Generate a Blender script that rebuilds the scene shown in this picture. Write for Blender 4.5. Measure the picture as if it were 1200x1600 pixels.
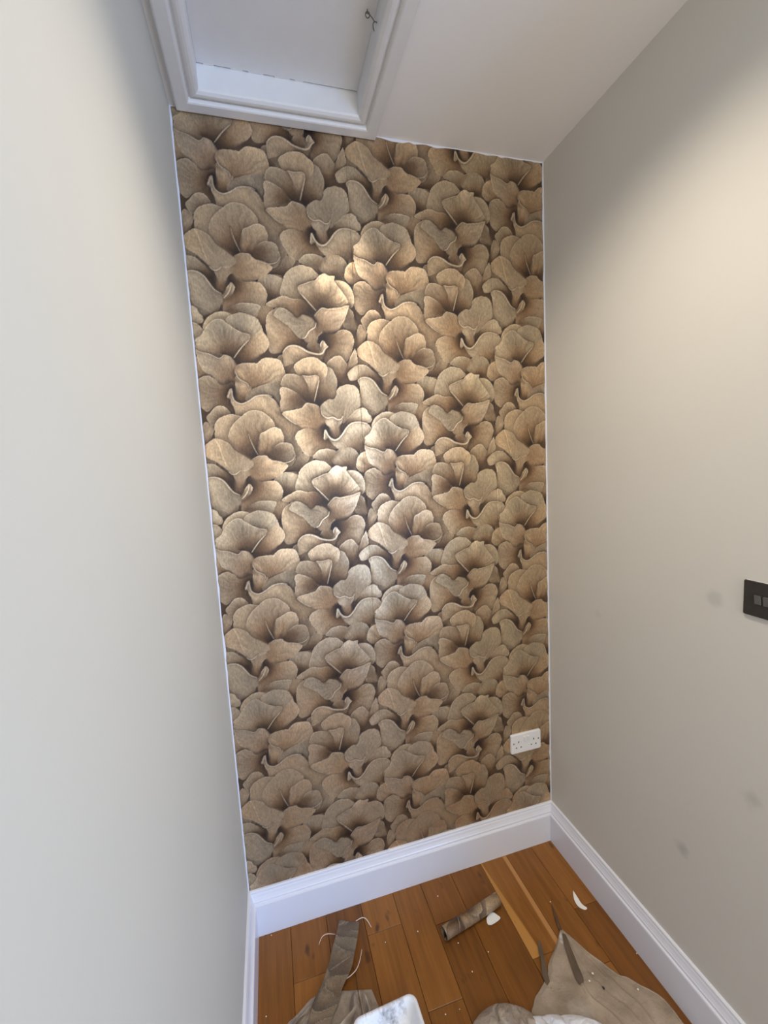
import bpy, bmesh, math, random
import numpy as np
from mathutils import Vector, Matrix
for o in list(bpy.data.objects): bpy.data.objects.remove(o)
C = bpy.context.collection
SC = bpy.context.scene
random.seed(3)

# ------------------------------------------------------------------ camera, light, exposure
W, H, S, T = 1.3026, 2.8166, 0.1699, 0.0249       # alcove width, ceiling, skirting height and depth (m)
cam = bpy.data.objects.new('camera', bpy.data.cameras.new('camera')); C.objects.link(cam)
R = ((0.96199,0.26050,0.08198), (-0.26748,0.95932,0.09037), (-0.05510,-0.10887,0.99253))
M = Matrix([[R[i][0], R[i][2], -R[i][1]] for i in range(3)]).to_4x4()
M.translation = (0.19187, -1.50082, 1.70190)
cam.matrix_world = M
cam.data.sensor_fit = 'VERTICAL'; cam.data.sensor_height = 24; cam.data.sensor_width = 24
cam.data.lens = 659.18*24/1600; cam.data.clip_start = .02
SC.camera = cam
vs = SC.view_settings
SC.display_settings.display_device = 'sRGB'
vs.view_transform = 'Standard'; vs.look = 'None'; vs.gamma = 1; vs.use_curve_mapping = False; vs.exposure = 0.30
SC.cycles.use_denoising = True; SC.cycles.max_bounces = 10; SC.cycles.diffuse_bounces = 6
wd = bpy.data.worlds.new('world'); SC.world = wd; wd.use_nodes = True
wd.node_tree.nodes['Background'].inputs[0].default_value = (.62, .70, .85, 1)
wd.node_tree.nodes['Background'].inputs[1].default_value = .4

def area(name, loc, target, sx, sy, power, col, spread=180, shape='RECTANGLE'):
    l = bpy.data.lights.new(name, 'AREA'); l.shape = shape; l.size = sx; l.size_y = sy
    l.energy = power; l.color = col; l.spread = math.radians(spread)
    o = bpy.data.objects.new(name, l); C.objects.link(o); o.location = loc
    o.rotation_euler = (Vector(target)-Vector(loc)).to_track_quat('-Z', 'Y').to_euler(); return o
# daylight through the glazed door of the main room, behind the camera and to the right
area('door_daylight', (2.15, -4.0+.03, 1.15), (2.15, 0, 1.15), .95, 1.9, 84, (.31,.54,1.0), 170)
# the ceiling downlight just above the frame
l = bpy.data.lights.new('downlight_lamp', 'SPOT'); l.energy = 57; l.color = (1.0,.87,.71); l.spot_size = math.radians(140); l.spot_blend = .95; l.shadow_soft_size = .03
lamp = bpy.data.objects.new('downlight_lamp', l); C.objects.link(lamp); lamp.location = (.705, -.72, H-.008)
# fill light added in the unseen main room, lifts the ceiling and walls
l = bpy.data.lights.new('fill_lamp', 'POINT'); l.energy = 46; l.color = (1.0,.92,.78); l.shadow_soft_size = .22
o = bpy.data.objects.new('fill_lamp', l); C.objects.link(o); o.location = (.85, -3.1, 1.75)

# ------------------------------------------------------------------ wallpaper print: one half-drop repeat of petals, each an outline in mm
PXM = 1.1                       # canvas pixel, mm
REP, HALF, DROP = 648.0, 326.0, 535.0

def smooth_outline(pts, n=6, closed=True):
    p = np.array(pts, float); m = len(p); out = []
    for i in range(m if closed else m - 1):
        if closed: a, b, c, d = p[i-1], p[i], p[(i+1) % m], p[(i+2) % m]
        else: a, b, c, d = p[max(i-1, 0)], p[i], p[i+1], p[min(i+2, m-1)]
        for t in np.arange(n) / n:
            out.append(.5*((2*b) + (c-a)*t + (2*a-5*b+4*c-d)*t*t + (3*b-a-3*c+d)*t**3))
    if not closed: out.append(p[-1])
    return np.array(out)

def seg_dist(P, Q, closed=True):
    """distance of points P (n,2) to a polyline, and the signed side by even-odd rule"""
    d2 = np.full(len(P), 1e9); ins = np.zeros(len(P), bool)
    m = len(Q)
    for i in range(m if closed else m - 1):
        a, b = Q[i], Q[(i+1) % m]; e = b - a; L = e @ e + 1e-9
        w = P - a; t = np.clip((w @ e) / L, 0, 1)
        r = w - t[:, None]*e; d2 = np.minimum(d2, (r*r).sum(1))
        if closed and a[1] != b[1]:
            c = ((a[1] > P[:, 1]) != (b[1] > P[:, 1])) & (P[:, 0] < (b[0]-a[0])*(P[:, 1]-a[1])/(b[1]-a[1]) + a[0])
            ins ^= c
    return np.sqrt(d2), ins

def sst(a, b, x):
    t = np.clip((x-a)/(b-a), 0, 1); return t*t*(3-2*t)

TINT = dict(t=(.49,.385,.265), g=(.46,.39,.29), n=(.41,.325,.23), p=(.50,.42,.32), y=(.53,.45,.325))
DEEP = np.array((.085,.048,.026)); RIMC = np.array((.76,.67,.53))

def petal_patch(tint, base, pts, o, rng):
    Q = smooth_outline(pts, 9)
    k = np.arange(len(Q)); e = np.roll(Q, -1, 0)-np.roll(Q, 1, 0); e /= np.hypot(e[:, 0], e[:, 1])[:, None]+1e-6
    ruf = rng.normal(size=len(Q)); ruf = sum(np.roll(ruf, j) for j in range(-3, 4))/7**.5
    Q = Q + np.stack([e[:, 1], -e[:, 0]], 1)*(ruf*.9)[:, None]
    b = np.array(base, float); M = 26
    x0, y0 = np.floor(Q.min(0) - M); x1, y1 = np.ceil(Q.max(0) + M)
    nx, ny = int((x1-x0)/PXM), int((y1-y0)/PXM)
    X, Y = np.meshgrid(x0 + (np.arange(nx)+.5)*PXM, y0 + (np.arange(ny)+.5)*PXM)
    P = np.stack([X.ravel(), Y.ravel()], 1)
    d, ins = seg_dist(P, Q); sd = np.where(ins, d, -d)
    c = Q.mean(0); hz = np.ptp(Q[:, 1])/2 + 1e-6
    rv = P - b; r = np.hypot(rv[:, 0], rv[:, 1]); rm = np.percentile(np.hypot(*(Q-b).T), 90); rr = r/rm
    th = np.arctan2(rv[:, 1], rv[:, 0])
    tab = rng.normal(size=1024); tab = (np.roll(tab, 1)+2*tab+np.roll(tab, -1))/3
    tab2 = rng.normal(size=96)
    def look(t, T):
        q = (t/(2*np.pi)+.5)*len(T); i = np.floor(q).astype(int); f = q-i; f = f*f*(3-2*f)
        return T[i % len(T)]*(1-f) + T[(i+1) % len(T)]*f
    soft = PXM + 15*(1-sst(.28, .8, rr))*min(1, .35+max(0, o.get('d', .5)))*(1-np.clip((P[:, 1]-c[1])/hz, 0, 1))
    al = np.clip((sd-.2*soft)/soft + .5, 0, 1); al = al*al*(3-2*al)
    wob = .05*np.sin(r/9 + rng.uniform(0, 6)) 
    vein = look(th+wob*.3, tab)*.6 + look(th+wob, tab2)*.75
    dd = o.get('d', .5)
    g = sst(.03, .95, rr)
    dark = np.clip(abs(dd), 0, 1.3)*(1-g)**1.3*.92
    if dd < 0: dark = abs(dd)*g*.5
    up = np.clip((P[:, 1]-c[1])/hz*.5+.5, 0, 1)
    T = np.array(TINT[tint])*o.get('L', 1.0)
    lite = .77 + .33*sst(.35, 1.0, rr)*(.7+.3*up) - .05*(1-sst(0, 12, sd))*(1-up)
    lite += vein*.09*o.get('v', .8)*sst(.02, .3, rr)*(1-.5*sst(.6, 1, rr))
    n2 = look(th*1.0+1.7, rng.normal(size=14)); lite += .12*n2*sst(.1, .5, rr)
    if 'lowdark' in o: dark = np.maximum(dark, o['lowdark']*(1-sst(0, .42, up)))
    if 'blob' in o:
        q, R, a = o['blob'][:2], o['blob'][2], o['blob'][3]; dark = 1-(1-dark)*(1-a*np.exp(-((P-np.array(q))**2).sum(1)/R**2))
    for key in ('line', 'fold', 'crease'):
        if key in o:
            L = smooth_outline(o[key], 6, False); dl, _ = seg_dist(P, L, False)
            if key == 'line':
                lite += .42*np.exp(-(dl/1.7)**2)
                side = np.sign((P[:, 0]-np.interp(-P[:, 1], -L[::1, 1] if L[0, 1] > L[-1, 1] else -L[::-1, 1], L[:, 0] if L[0, 1] > L[-1, 1] else L[::-1, 0])))
                lite -= .17*np.exp(-(dl/6)**2)*(side < 0)
            else: dark = 1-(1-dark)*(1-.3*np.exp(-(dl/6)**2))
    col = T[None]*lite[:, None]
    # warm mid-tone on the way to the deep brown throat
    mid = T*np.array((.72,.56,.44))
    k1 = np.clip(dark*1.5, 0, 1)[:, None]; k2 = np.clip((dark-.35)*1.45, 0, 1)[:, None]
    col = col*(1-k1) + mid*k1; col = col*(1-k2) + DEEP*k2
    wup = .42 + .58*sst(.25, .9, up)
    wup = wup*sst(.22, .6, rr)
    if 'rimtop' in o: wup = o['rimtop']*sst(.45, .8, up)
    if 'rimbot' in o: wup = np.maximum(wup*.5, o['rimbot']*sst(.5, .1, up)*.8)
    rw = 1.6 if 'rimtop' not in o else 2.0
    rk = np.clip(.72*np.exp(-(np.clip(sd, 0, None)/rw)**2)*wup + .16*np.exp(-np.clip(sd, 0, None)/7)*wup, 0, .95)[:, None]
    col = col*(1-rk) + RIMC*o.get('L', 1)**.5*rk
    sh = .52*np.exp(-np.clip(-sd, 0, None)/10)*(sst(-26, -14, sd))*(.30+.70*sst(-.55, .45, (P[:, 1]-c[1])/hz))
    return (x0, y0, nx, ny, col.reshape(ny, nx, 3), al.reshape(ny, nx), sh.reshape(ny, nx))

def curl_patch(w, pts):
    """a turned-over petal edge: a pale tapering ribbon with a dim line under it"""
    Q = smooth_outline(pts, 8, False); M = 22; x0, y0 = np.floor(Q.min(0)-M); x1, y1 = np.ceil(Q.max(0)+M)
    nx, ny = int((x1-x0)/PXM), int((y1-y0)/PXM)
    X, Y = np.meshgrid(x0+(np.arange(nx)+.5)*PXM, y0+(np.arange(ny)+.5)*PXM); P = np.stack([X.ravel(), Y.ravel()], 1)
    d2 = np.sqrt(((P[:, None]-Q[None])**2).sum(2)); i = d2.argmin(1); d = seg_dist(P, Q, False)[0]; t = i/(len(Q)-1)
    ww = w*.85*(.25+.75*np.sin(np.pi*np.clip(t*.9+.05, 0, 1))**.8)
    al = np.clip((ww-d)/PXM*.6+.5, 0, 1)*.92
    q = np.clip(d/np.maximum(ww, .5), 0, 1); up = (P[:, 1]-Q[i, 1]) > 0
    col = RIMC[None]*.86*(1.0-.22*q*np.where(up, .3, 1))[:, None]
    sh = .42*np.exp(-np.clip(d-ww, 0, None)/5)*sst(20, 10, d)
    return (x0, y0, nx, ny, col.reshape(ny, nx, 3), al.reshape(ny, nx), sh.reshape(ny, nx))

def paint_print(width, height, flowers):
    """The printed flower repeat of the wallpaper: straight half-drop match, linear colours, row 0 at the floor."""
    rng = np.random.default_rng(5)
    nx, ny = int(width/PXM)+1, int(height/PXM)+1
    cv = np.empty((ny, nx, 3)); cv[:] = (.19,.13,.085)
    items = []
    under = []
    for j in range(34):                      # dim leaves showing in the gaps between the flowers
        u, v, a = rng.uniform(0, DROP), rng.uniform(1000, 1000+REP), rng.uniform(.3, 2.8)
        w, l = rng.uniform(38, 60), rng.uniform(70, 110)
        ax, ay = np.array((np.cos(a), np.sin(a))), np.array((-np.sin(a), np.cos(a)))
        P = [np.array((u, v)) + ax*l*x + ay*w*y for x, y in ((0,0),(.3,.42),(.65,.55),(.92,.35),(1,0),(.93,-.33),(.65,-.5),(.3,-.4))]
        under.append(('tn'[j % 2], (u, v), P, dict(L=.84, d=.85)))
    for z, plist, curls in [(20000, under, [])] + list(flowers):
        patches = [petal_patch(*p, rng) for p in plist] + [curl_patch(*c) for c in curls]
        for i in range(-2, 4):
            for k in range(-6, 6):
                dz = -HALF*i + REP*k
                if z > 5000 or -500 < z+dz < height+500: items.append((z+dz, i*DROP, dz, patches))
    items.sort(key=lambda t: -t[0])
    for z, du, dz, patches in items:
        for x0, y0, w, h, col, al, sh in patches:
            ix, iy = int(round((x0+du)/PXM)), int(round((y0+dz)/PXM))
            a, b = max(ix, 0), min(ix+w, nx); c, d = max(iy, 0), min(iy+h, ny)
            if a >= b or c >= d: continue
            s = (slice(c-iy, d-iy), slice(a-ix, b-ix)); t = cv[c:d, a:b]
            t *= (1-sh[s])[..., None]**np.array((.85, 1.0, 1.12))
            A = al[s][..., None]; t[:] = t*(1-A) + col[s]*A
    g = rng.normal(size=(ny, nx)); g = (g + np.roll(g, 1, 1) + np.roll(g, 2, 1) + np.roll(g, (1, 3), (0, 1)))/2
    cv *= (1 + .035*g)[..., None]
    lum = cv @ np.array((.3, .55, .15)); cv *= ((lum/.30)**.42)[..., None]*np.array((.95, .885, .80))       # the print's own contrast
    return np.clip(cv, .01, .85)
FLOWERS = [
 (9000, [
  ('n', (835, 2012), [(825, 2047),(840, 2075),(858, 2082),(877, 2068),(852, 2030),(843, 2005),(830, 2026)], dict(L=0.85, d=0.8)),
  ('g', (782, 1936), [(749, 1995),(786, 2020),(805, 2019),(835, 2005),(843, 1970),(820, 1928),(789, 1915),(771, 1950)], dict(L=0.85, d=1.0, v=1.4)),
  ('n', (761, 2054), [(793, 2170),(819, 2164),(836, 2123),(854, 2096),(838, 2068),(821, 2040),(783, 2033),(771, 2108)], dict(L=0.75, d=0.7)),
  ('n', (836, 1371), [(820, 1373),(828, 1403),(843, 1428),(859, 1432),(889, 1412),(866, 1387),(840, 1367)], dict(L=0.9, d=0.7)),
  ('n', (776, 1279), [(751, 1343),(792, 1368),(828, 1372),(839, 1356),(836, 1310),(828, 1273),(792, 1271),(774, 1283)], dict(L=0.85, d=0.6)),
  ('t', (733, 1216), [(727, 1240),(760, 1270),(792, 1274),(787, 1247),(765, 1215),(733, 1212)], dict(L=1.0, d=0.6)),
  ('g', (834, 1500), [(743, 1577),(790, 1592),(828, 1549),(863, 1520),(837, 1488),(829, 1436),(808, 1450),(794, 1503),(764, 1528)], dict(L=0.8, d=0.5)),
  ('t', (235, 1634), [(246, 1693),(279, 1698),(298, 1687),(288, 1647),(263, 1619),(236, 1604),(214, 1619),(222, 1671)], dict(L=0.85, d=0.9, v=1.5)),
  ('n', (289, 1697), [(282, 1714),(290, 1737),(301, 1750),(318, 1758),(335, 1745),(313, 1713),(293, 1690)], dict(L=0.9, d=0.7)),
  ('n', (528, 1462), [(532, 1497),(540, 1535),(552, 1549),(573, 1525),(559, 1487),(532, 1461),(521, 1471)], dict(L=0.95, d=0.6)),
  ('n', (539, 1574), [(532, 1676),(560, 1685),(593, 1641),(625, 1611),(573, 1536),(552, 1559),(534, 1617)], dict(L=0.8, d=0.8)),
  ('t', (308, 1835), [(236, 1881),(256, 1892),(283, 1869),(321, 1846),(309, 1830),(276, 1822),(239, 1849)], dict(L=0.95, d=1.2)),
  ('g', (478, 1688), [(415, 1736),(428, 1754),(446, 1769),(482, 1773),(498, 1769),(514, 1751),(517, 1731),(505, 1702),(500, 1687),(475, 1689),(434, 1712),(418, 1725)], dict(L=1.0, d=1.0, v=1.1)),
 ], [
 ]),
 (2080, [
  ('t', (703, 2077), [(574, 2171),(578, 2187),(588, 2204),(607, 2215),(632, 2221),(653, 2216),(665, 2206),(661, 2166),(679, 2107),(683, 2068),(649, 2086),(625, 2106),(598, 2132),(578, 2141)], dict(L=1.0)),
  ('t', (703, 2073), [(617, 2155),(624, 2175),(645, 2196),(661, 2211),(678, 2225),(700, 2231),(729, 2226),(752, 2209),(765, 2191),(764, 2174),(745, 2167),(726, 2156),(714, 2138),(709, 2107),(705, 2077),(684, 2069),(650, 2093),(626, 2119),(617, 2139)], dict(d=1.1, line=[(680, 2154),(686, 2130),(695, 2104),(704, 2084)])),
  ('t', (712, 2077), [(708, 2121),(712, 2141),(722, 2156),(741, 2167),(767, 2175),(782, 2168),(793, 2150),(793, 2126),(781, 2105),(754, 2089),(736, 2077),(718, 2077),(705, 2078)], dict(L=1.05, fold=[(743, 2135),(738, 2111),(728, 2091)])),
  ('n', (736, 2077), [(726, 2083),(743, 2091),(764, 2112),(791, 2122),(817, 2116),(826, 2092),(829, 2073),(820, 2052),(806, 2040),(776, 2043),(747, 2059)], dict(L=0.8, d=0.8, blob=(778, 2091, 23, 0.35))),
  ('g', (618, 1975), [(496, 2029),(508, 2045),(535, 2060),(559, 2059),(579, 2047),(603, 2027),(621, 2006),(623, 1985),(616, 1970),(601, 1992),(587, 2009),(570, 2016),(549, 2018),(531, 2010),(507, 2006),(498, 2017)], dict(d=1.25)),
  ('t', (654, 1985), [(663, 2009),(685, 2004),(706, 1993),(736, 1995),(758, 1991),(773, 1973),(779, 1950),(772, 1929),(756, 1910),(732, 1879),(708, 1881),(678, 1879),(638, 1886),(636, 1921),(641, 1945),(657, 1965),(669, 1985)], dict(d=1.1, L=1.03)),
  ('g', (643, 1894), [(640, 1896),(650, 1910),(667, 1920),(689, 1925),(719, 1927),(752, 1920),(740, 1899),(728, 1889),(698, 1886),(669, 1892)], dict(d=0.7, L=0.9)),
  ('g', (630, 1869), [(530, 2007),(544, 2016),(567, 2016),(587, 2004),(600, 1985),(613, 1965),(631, 1955),(643, 1950),(642, 1934),(632, 1917),(613, 1901),(584, 1883),(558, 1880),(540, 1892),(536, 1922),(535, 1956),(535, 1986)], dict(d=0.15, rimtop=1.6, crease=[(540, 1892),(538, 1922),(536, 1972)])),
  ('t', (644, 1934), [(637, 1943),(644, 1958),(654, 1972),(666, 1987),(675, 1982),(678, 1971),(672, 1954),(657, 1943),(642, 1934)], dict(d=0.3, L=1.15)),
  ('t', (634, 1951), [(620, 2022),(631, 2026),(643, 2033),(672, 2039),(684, 2023),(665, 2011),(653, 1995),(647, 1977),(644, 1960),(631, 1956),(619, 1968),(625, 1995)], dict(d=0.9, L=1.0)),
  ('t', (686, 2026), [(682, 2066),(694, 2075),(711, 2080),(731, 2079),(740, 2070),(752, 2062),(777, 2058),(802, 2045),(794, 2031),(775, 2016),(745, 1998),(713, 1993),(688, 1998),(674, 2011),(663, 2016),(672, 2033),(680, 2050)], dict(d=0.5, L=1.02, lowdark=0.5)),
  ('t', (643, 2043), [(532, 2104),(540, 2121),(560, 2136),(573, 2142),(599, 2137),(617, 2122),(630, 2104),(656, 2087),(683, 2068),(687, 2053),(674, 2039),(657, 2034),(644, 2035),(633, 2025),(620, 2022),(609, 2030),(593, 2047),(570, 2065),(546, 2081),(533, 2093)], dict(d=-0.15, L=1.05, rimbot=1.6, line=[(573, 2141),(583, 2118),(592, 2079),(601, 2052)])),
 ], [
  (2.4, [(531, 2008),(546, 2016),(568, 2015),(587, 2003),(600, 1985),(615, 1964),(635, 1952)]),
  (2.3, [(641, 1939),(655, 1953),(665, 1972),(667, 1987)]),
  (1.8, [(607, 2032),(619, 2022),(633, 2025),(644, 2035)]),
  (1.1, [(680, 2154),(686, 2129),(695, 2104),(704, 2084)]),
  (1.3, [(756, 2059),(788, 2052),(815, 2059),(827, 2075)]),
 ]),
 (1910, [
  ('n', (466, 1982), [(425, 2058),(431, 2073),(446, 2084),(464, 2090),(477, 2086),(489, 2072),(494, 2062),(487, 2034),(477, 2008),(470, 1982),(453, 1978),(450, 2008),(440, 2037)], dict(d=1.0)),
  ('n', (484, 2014), [(495, 2064),(511, 2090),(526, 2118),(532, 2097),(533, 2071),(523, 2057),(501, 2042),(483, 2013),(482, 2031)], dict(d=0.8, L=0.95)),
  ('g', (383, 1920), [(411, 2053),(426, 2051),(441, 2044),(451, 2028),(456, 2001),(452, 1975),(433, 1946),(395, 1919),(375, 1930),(378, 1963),(390, 1995)], dict(d=1.15)),
  ('t', (372, 1933), [(311, 2049),(324, 2067),(344, 2078),(370, 2084),(393, 2080),(412, 2066),(424, 2050),(420, 2021),(397, 1995),(378, 1943),(372, 1933),(353, 1940),(341, 1995),(323, 2023)], dict(d=0.7)),
  ('n', (366, 1933), [(263, 1997),(272, 2018),(285, 2027),(305, 2028),(327, 2021),(352, 2013),(363, 1989),(368, 1956),(369, 1933),(346, 1936),(337, 1940),(306, 1966),(278, 1979),(265, 1985)], dict(d=1.0)),
  ('n', (369, 1932), [(338, 2023),(359, 2020),(386, 2025),(395, 2014),(390, 1989),(379, 1963),(371, 1932),(360, 1950),(355, 1982),(348, 2005)], dict(d=0.9, L=0.95, line=[(393, 2006),(384, 1982),(375, 1956),(370, 1937)])),
  ('n', (342, 1932), [(258, 1975),(266, 1983),(291, 1977),(316, 1966),(341, 1940),(335, 1920),(308, 1911),(272, 1902),(259, 1905),(256, 1932),(261, 1957)], dict(d=0.9, blob=(295, 1941, 26, 0.3))),
  ('g', (436, 1830), [(445, 1863),(464, 1842),(472, 1862),(492, 1885),(514, 1901),(538, 1912),(554, 1904),(562, 1891),(572, 1881),(572, 1864),(556, 1856),(528, 1861),(500, 1861),(478, 1845),(459, 1817),(449, 1821)], dict(d=1.1)),
  ('t', (421, 1838), [(297, 1819),(300, 1803),(308, 1788),(318, 1771),(334, 1750),(355, 1747),(383, 1761),(411, 1769),(438, 1771),(430, 1796),(420, 1827),(414, 1854),(397, 1857),(376, 1840),(349, 1844),(324, 1843),(308, 1835)], dict(d=1.2, L=1.02)),
  ('g', (422, 1730), [(354, 1744),(367, 1763),(384, 1771),(411, 1771),(438, 1762),(429, 1733),(410, 1712),(381, 1731)], dict(d=0.6, L=0.95)),
  ('g', (524, 1748), [(414, 1809),(434, 1804),(452, 1811),(467, 1829),(482, 1848),(504, 1861),(528, 1863),(556, 1855),(569, 1839),(565, 1815),(547, 1792),(539, 1761),(521, 1754),(490, 1770),(459, 1768),(440, 1771),(426, 1788)], dict(d=0.8, rimtop=1.7)),
  ('p', (420, 1807), [(397, 1824),(402, 1838),(410, 1827),(419, 1813),(434, 1805),(440, 1799),(423, 1795),(412, 1809),(398, 1804)], dict(d=0.1, L=1.12)),
  ('p', (441, 1809), [(398, 1879),(419, 1883),(436, 1882),(450, 1872),(466, 1876),(463, 1859),(452, 1843),(455, 1816),(441, 1807),(428, 1816),(420, 1840),(407, 1860)], dict(d=0.7)),
  ('t', (383, 1855), [(259, 1898),(276, 1906),(305, 1911),(330, 1916),(338, 1929),(352, 1932),(372, 1928),(386, 1918),(393, 1897),(410, 1877),(404, 1861),(386, 1851),(376, 1840),(352, 1842),(326, 1846),(304, 1859),(286, 1872),(271, 1884)], dict(d=0.5, L=1.03, lowdark=0.4)),
  ('g', (465, 1862), [(391, 1913),(402, 1930),(422, 1943),(441, 1944),(450, 1962),(456, 1977),(474, 1988),(496, 1993),(517, 1988),(531, 1968),(537, 1941),(533, 1918),(513, 1901),(489, 1878),(467, 1859),(463, 1874),(449, 1871),(432, 1882),(413, 1878),(397, 1892)], dict(d=0.25, L=0.98, rimbot=1.5, line=[(475, 1902),(472, 1885),(463, 1876)])),
 ], [
  (3.1, [(397, 1807),(400, 1826),(403, 1837),(412, 1817),(427, 1803),(444, 1804),(462, 1820),(480, 1844),(500, 1859),(528, 1862),(554, 1855)]),
  (2.1, [(393, 1905),(397, 1889),(414, 1878),(432, 1881),(449, 1872),(463, 1875),(469, 1886)]),
  (1.5, [(336, 2023),(359, 2021),(386, 2025)]),
  (1.8, [(394, 2008),(385, 1979),(372, 1936)]),
  (1.5, [(260, 1897),(271, 1885),(288, 1870),(308, 1858)]),
 ]),
 (1730, [
  ('y', (654, 1755), [(570, 1838),(580, 1868),(599, 1887),(629, 1897),(647, 1895),(663, 1886),(666, 1845),(630, 1846),(586, 1848)], dict(d=0.2, L=1.05)),
  ('t', (660, 1739), [(710, 1828),(742, 1857),(746, 1861),(756, 1836),(768, 1816),(770, 1796),(757, 1776),(721, 1752),(677, 1733),(662, 1737),(654, 1750),(682, 1786),(707, 1811)], dict(d=1.0, L=1.03)),
  ('g', (669, 1755), [(640, 1871),(657, 1886),(684, 1896),(709, 1892),(733, 1881),(746, 1864),(748, 1843),(729, 1826),(710, 1827),(691, 1832),(674, 1845),(649, 1859)], dict(d=0.5, L=0.92, rimbot=1.2)),
  ('g', (648, 1750), [(544, 1805),(560, 1821),(581, 1850),(602, 1868),(627, 1872),(645, 1859),(666, 1846),(691, 1833),(712, 1827),(706, 1809),(682, 1786),(654, 1752),(629, 1763),(606, 1759),(581, 1763),(550, 1773),(541, 1781),(546, 1798)], dict(d=1.0, v=1.6, line=[(707, 1810),(682, 1787),(662, 1764),(655, 1754)])),
  ('t', (560, 1692), [(504, 1713),(514, 1738),(542, 1755),(553, 1731),(577, 1702),(582, 1689),(560, 1695),(538, 1682),(517, 1686),(506, 1698)], dict(d=0.4, L=0.98)),
  ('g', (768, 1611), [(707, 1656),(748, 1669),(787, 1683),(811, 1690),(809, 1661),(795, 1640),(787, 1610),(769, 1629),(738, 1635),(715, 1629),(691, 1614),(680, 1621),(687, 1644)], dict(d=-0.3, L=0.85)),
  ('n', (645, 1628), [(533, 1666),(540, 1683),(559, 1693),(577, 1694),(592, 1683),(606, 1670),(624, 1667),(648, 1674),(658, 1652),(651, 1623),(636, 1636),(627, 1630),(641, 1578),(626, 1583),(602, 1599),(579, 1597),(556, 1581),(536, 1607),(531, 1639)], dict(d=1.0, v=1.2)),
  ('t', (669, 1612), [(656, 1693),(672, 1680),(690, 1668),(705, 1657),(690, 1640),(681, 1619),(668, 1610),(653, 1616),(652, 1642)], dict(d=0.8)),
  ('t', (709, 1655), [(653, 1713),(660, 1727),(675, 1736),(713, 1738),(725, 1738),(744, 1751),(771, 1755),(798, 1749),(812, 1727),(816, 1697),(806, 1683),(771, 1674),(732, 1662),(705, 1656),(694, 1657),(686, 1672),(669, 1685),(656, 1698)], dict(d=0.6, v=1.5, L=1.02)),
  ('p', (653, 1678), [(540, 1779),(553, 1771),(581, 1765),(610, 1752),(625, 1763),(643, 1756),(660, 1737),(664, 1727),(654, 1709),(656, 1692),(672, 1672),(657, 1674),(635, 1681),(616, 1668),(595, 1680),(577, 1699),(554, 1715),(545, 1750)], dict(d=0.75, L=1.05, v=1.2)),
  ('t', (822, 1495), [(639, 1652),(640, 1629),(649, 1613),(665, 1606),(687, 1613),(707, 1626),(734, 1635),(761, 1628),(777, 1612),(791, 1589),(817, 1551),(860, 1521),(842, 1493),(763, 1498),(757, 1547),(728, 1575),(690, 1581),(662, 1569),(643, 1568),(640, 1600),(632, 1619)], dict(d=0.2, L=0.98, rimtop=1.4)),
  ('p', (640, 1625), [(622, 1628),(629, 1644),(639, 1654),(640, 1630),(648, 1612),(638, 1606),(632, 1619)], dict(d=0.1, L=1.1)),
  ('n', (613, 1548), [(555, 1564),(569, 1583),(586, 1597),(605, 1599),(622, 1586),(631, 1572),(606, 1556),(575, 1535),(568, 1536)], dict(d=0.7)),
 ], [
  (2.1, [(625, 1627),(631, 1640),(639, 1653)]),
  (2.4, [(638, 1649),(643, 1618),(664, 1605),(687, 1612),(715, 1629),(746, 1633),(765, 1627)]),
  (2.0, [(709, 1812),(682, 1786),(656, 1753)]),
  (1.5, [(656, 1709),(665, 1687),(690, 1670),(694, 1657)]),
  (1.5, [(542, 1778),(553, 1770),(581, 1764),(610, 1751),(625, 1762)]),
  (1.1, [(691, 1833),(706, 1828),(712, 1827)]),
 ]),
 (1570, [
  ('g', (395, 1585), [(284, 1642),(292, 1674),(306, 1703),(327, 1723),(365, 1734),(388, 1729),(407, 1714),(414, 1703),(392, 1688),(350, 1667),(352, 1643),(373, 1614),(398, 1588),(391, 1575),(354, 1585),(312, 1612),(289, 1629)], dict(d=0.9)),
  ('t', (396, 1575), [(234, 1603),(263, 1621),(291, 1634),(323, 1626),(357, 1622),(386, 1600),(396, 1583),(389, 1571),(356, 1574),(332, 1566),(304, 1588),(268, 1593)], dict(d=1.2, L=1.0)),
  ('g', (432, 1603), [(467, 1690),(489, 1692),(510, 1685),(526, 1666),(532, 1631),(520, 1604),(483, 1602),(434, 1602),(430, 1614),(451, 1650)], dict(d=0.8)),
  ('g', (418, 1597), [(347, 1667),(374, 1679),(399, 1688),(413, 1700),(432, 1711),(451, 1706),(469, 1705),(469, 1690),(488, 1662),(511, 1632),(510, 1619),(483, 1603),(448, 1599),(427, 1598),(402, 1588),(379, 1610),(357, 1635),(347, 1646)], dict(d=1.0, v=1.6, line=[(348, 1646),(370, 1623),(389, 1605),(399, 1590)])),
  ('n', (526, 1551), [(490, 1546),(496, 1578),(511, 1601),(527, 1589),(534, 1564),(540, 1532),(514, 1530),(497, 1535)], dict(d=0.3, L=0.85)),
  ('t', (370, 1454), [(232, 1549),(239, 1570),(257, 1586),(277, 1593),(310, 1578),(316, 1523),(347, 1496),(370, 1459),(363, 1449),(301, 1465),(266, 1448),(237, 1455),(232, 1517)], dict(d=1.1, L=0.98)),
  ('n', (406, 1498), [(398, 1498),(403, 1510),(421, 1514),(456, 1515),(478, 1528),(500, 1529),(518, 1516),(523, 1491),(518, 1462),(505, 1435),(483, 1415),(435, 1410),(415, 1429),(426, 1471),(419, 1486),(407, 1485)], dict(d=1.2)),
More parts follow.
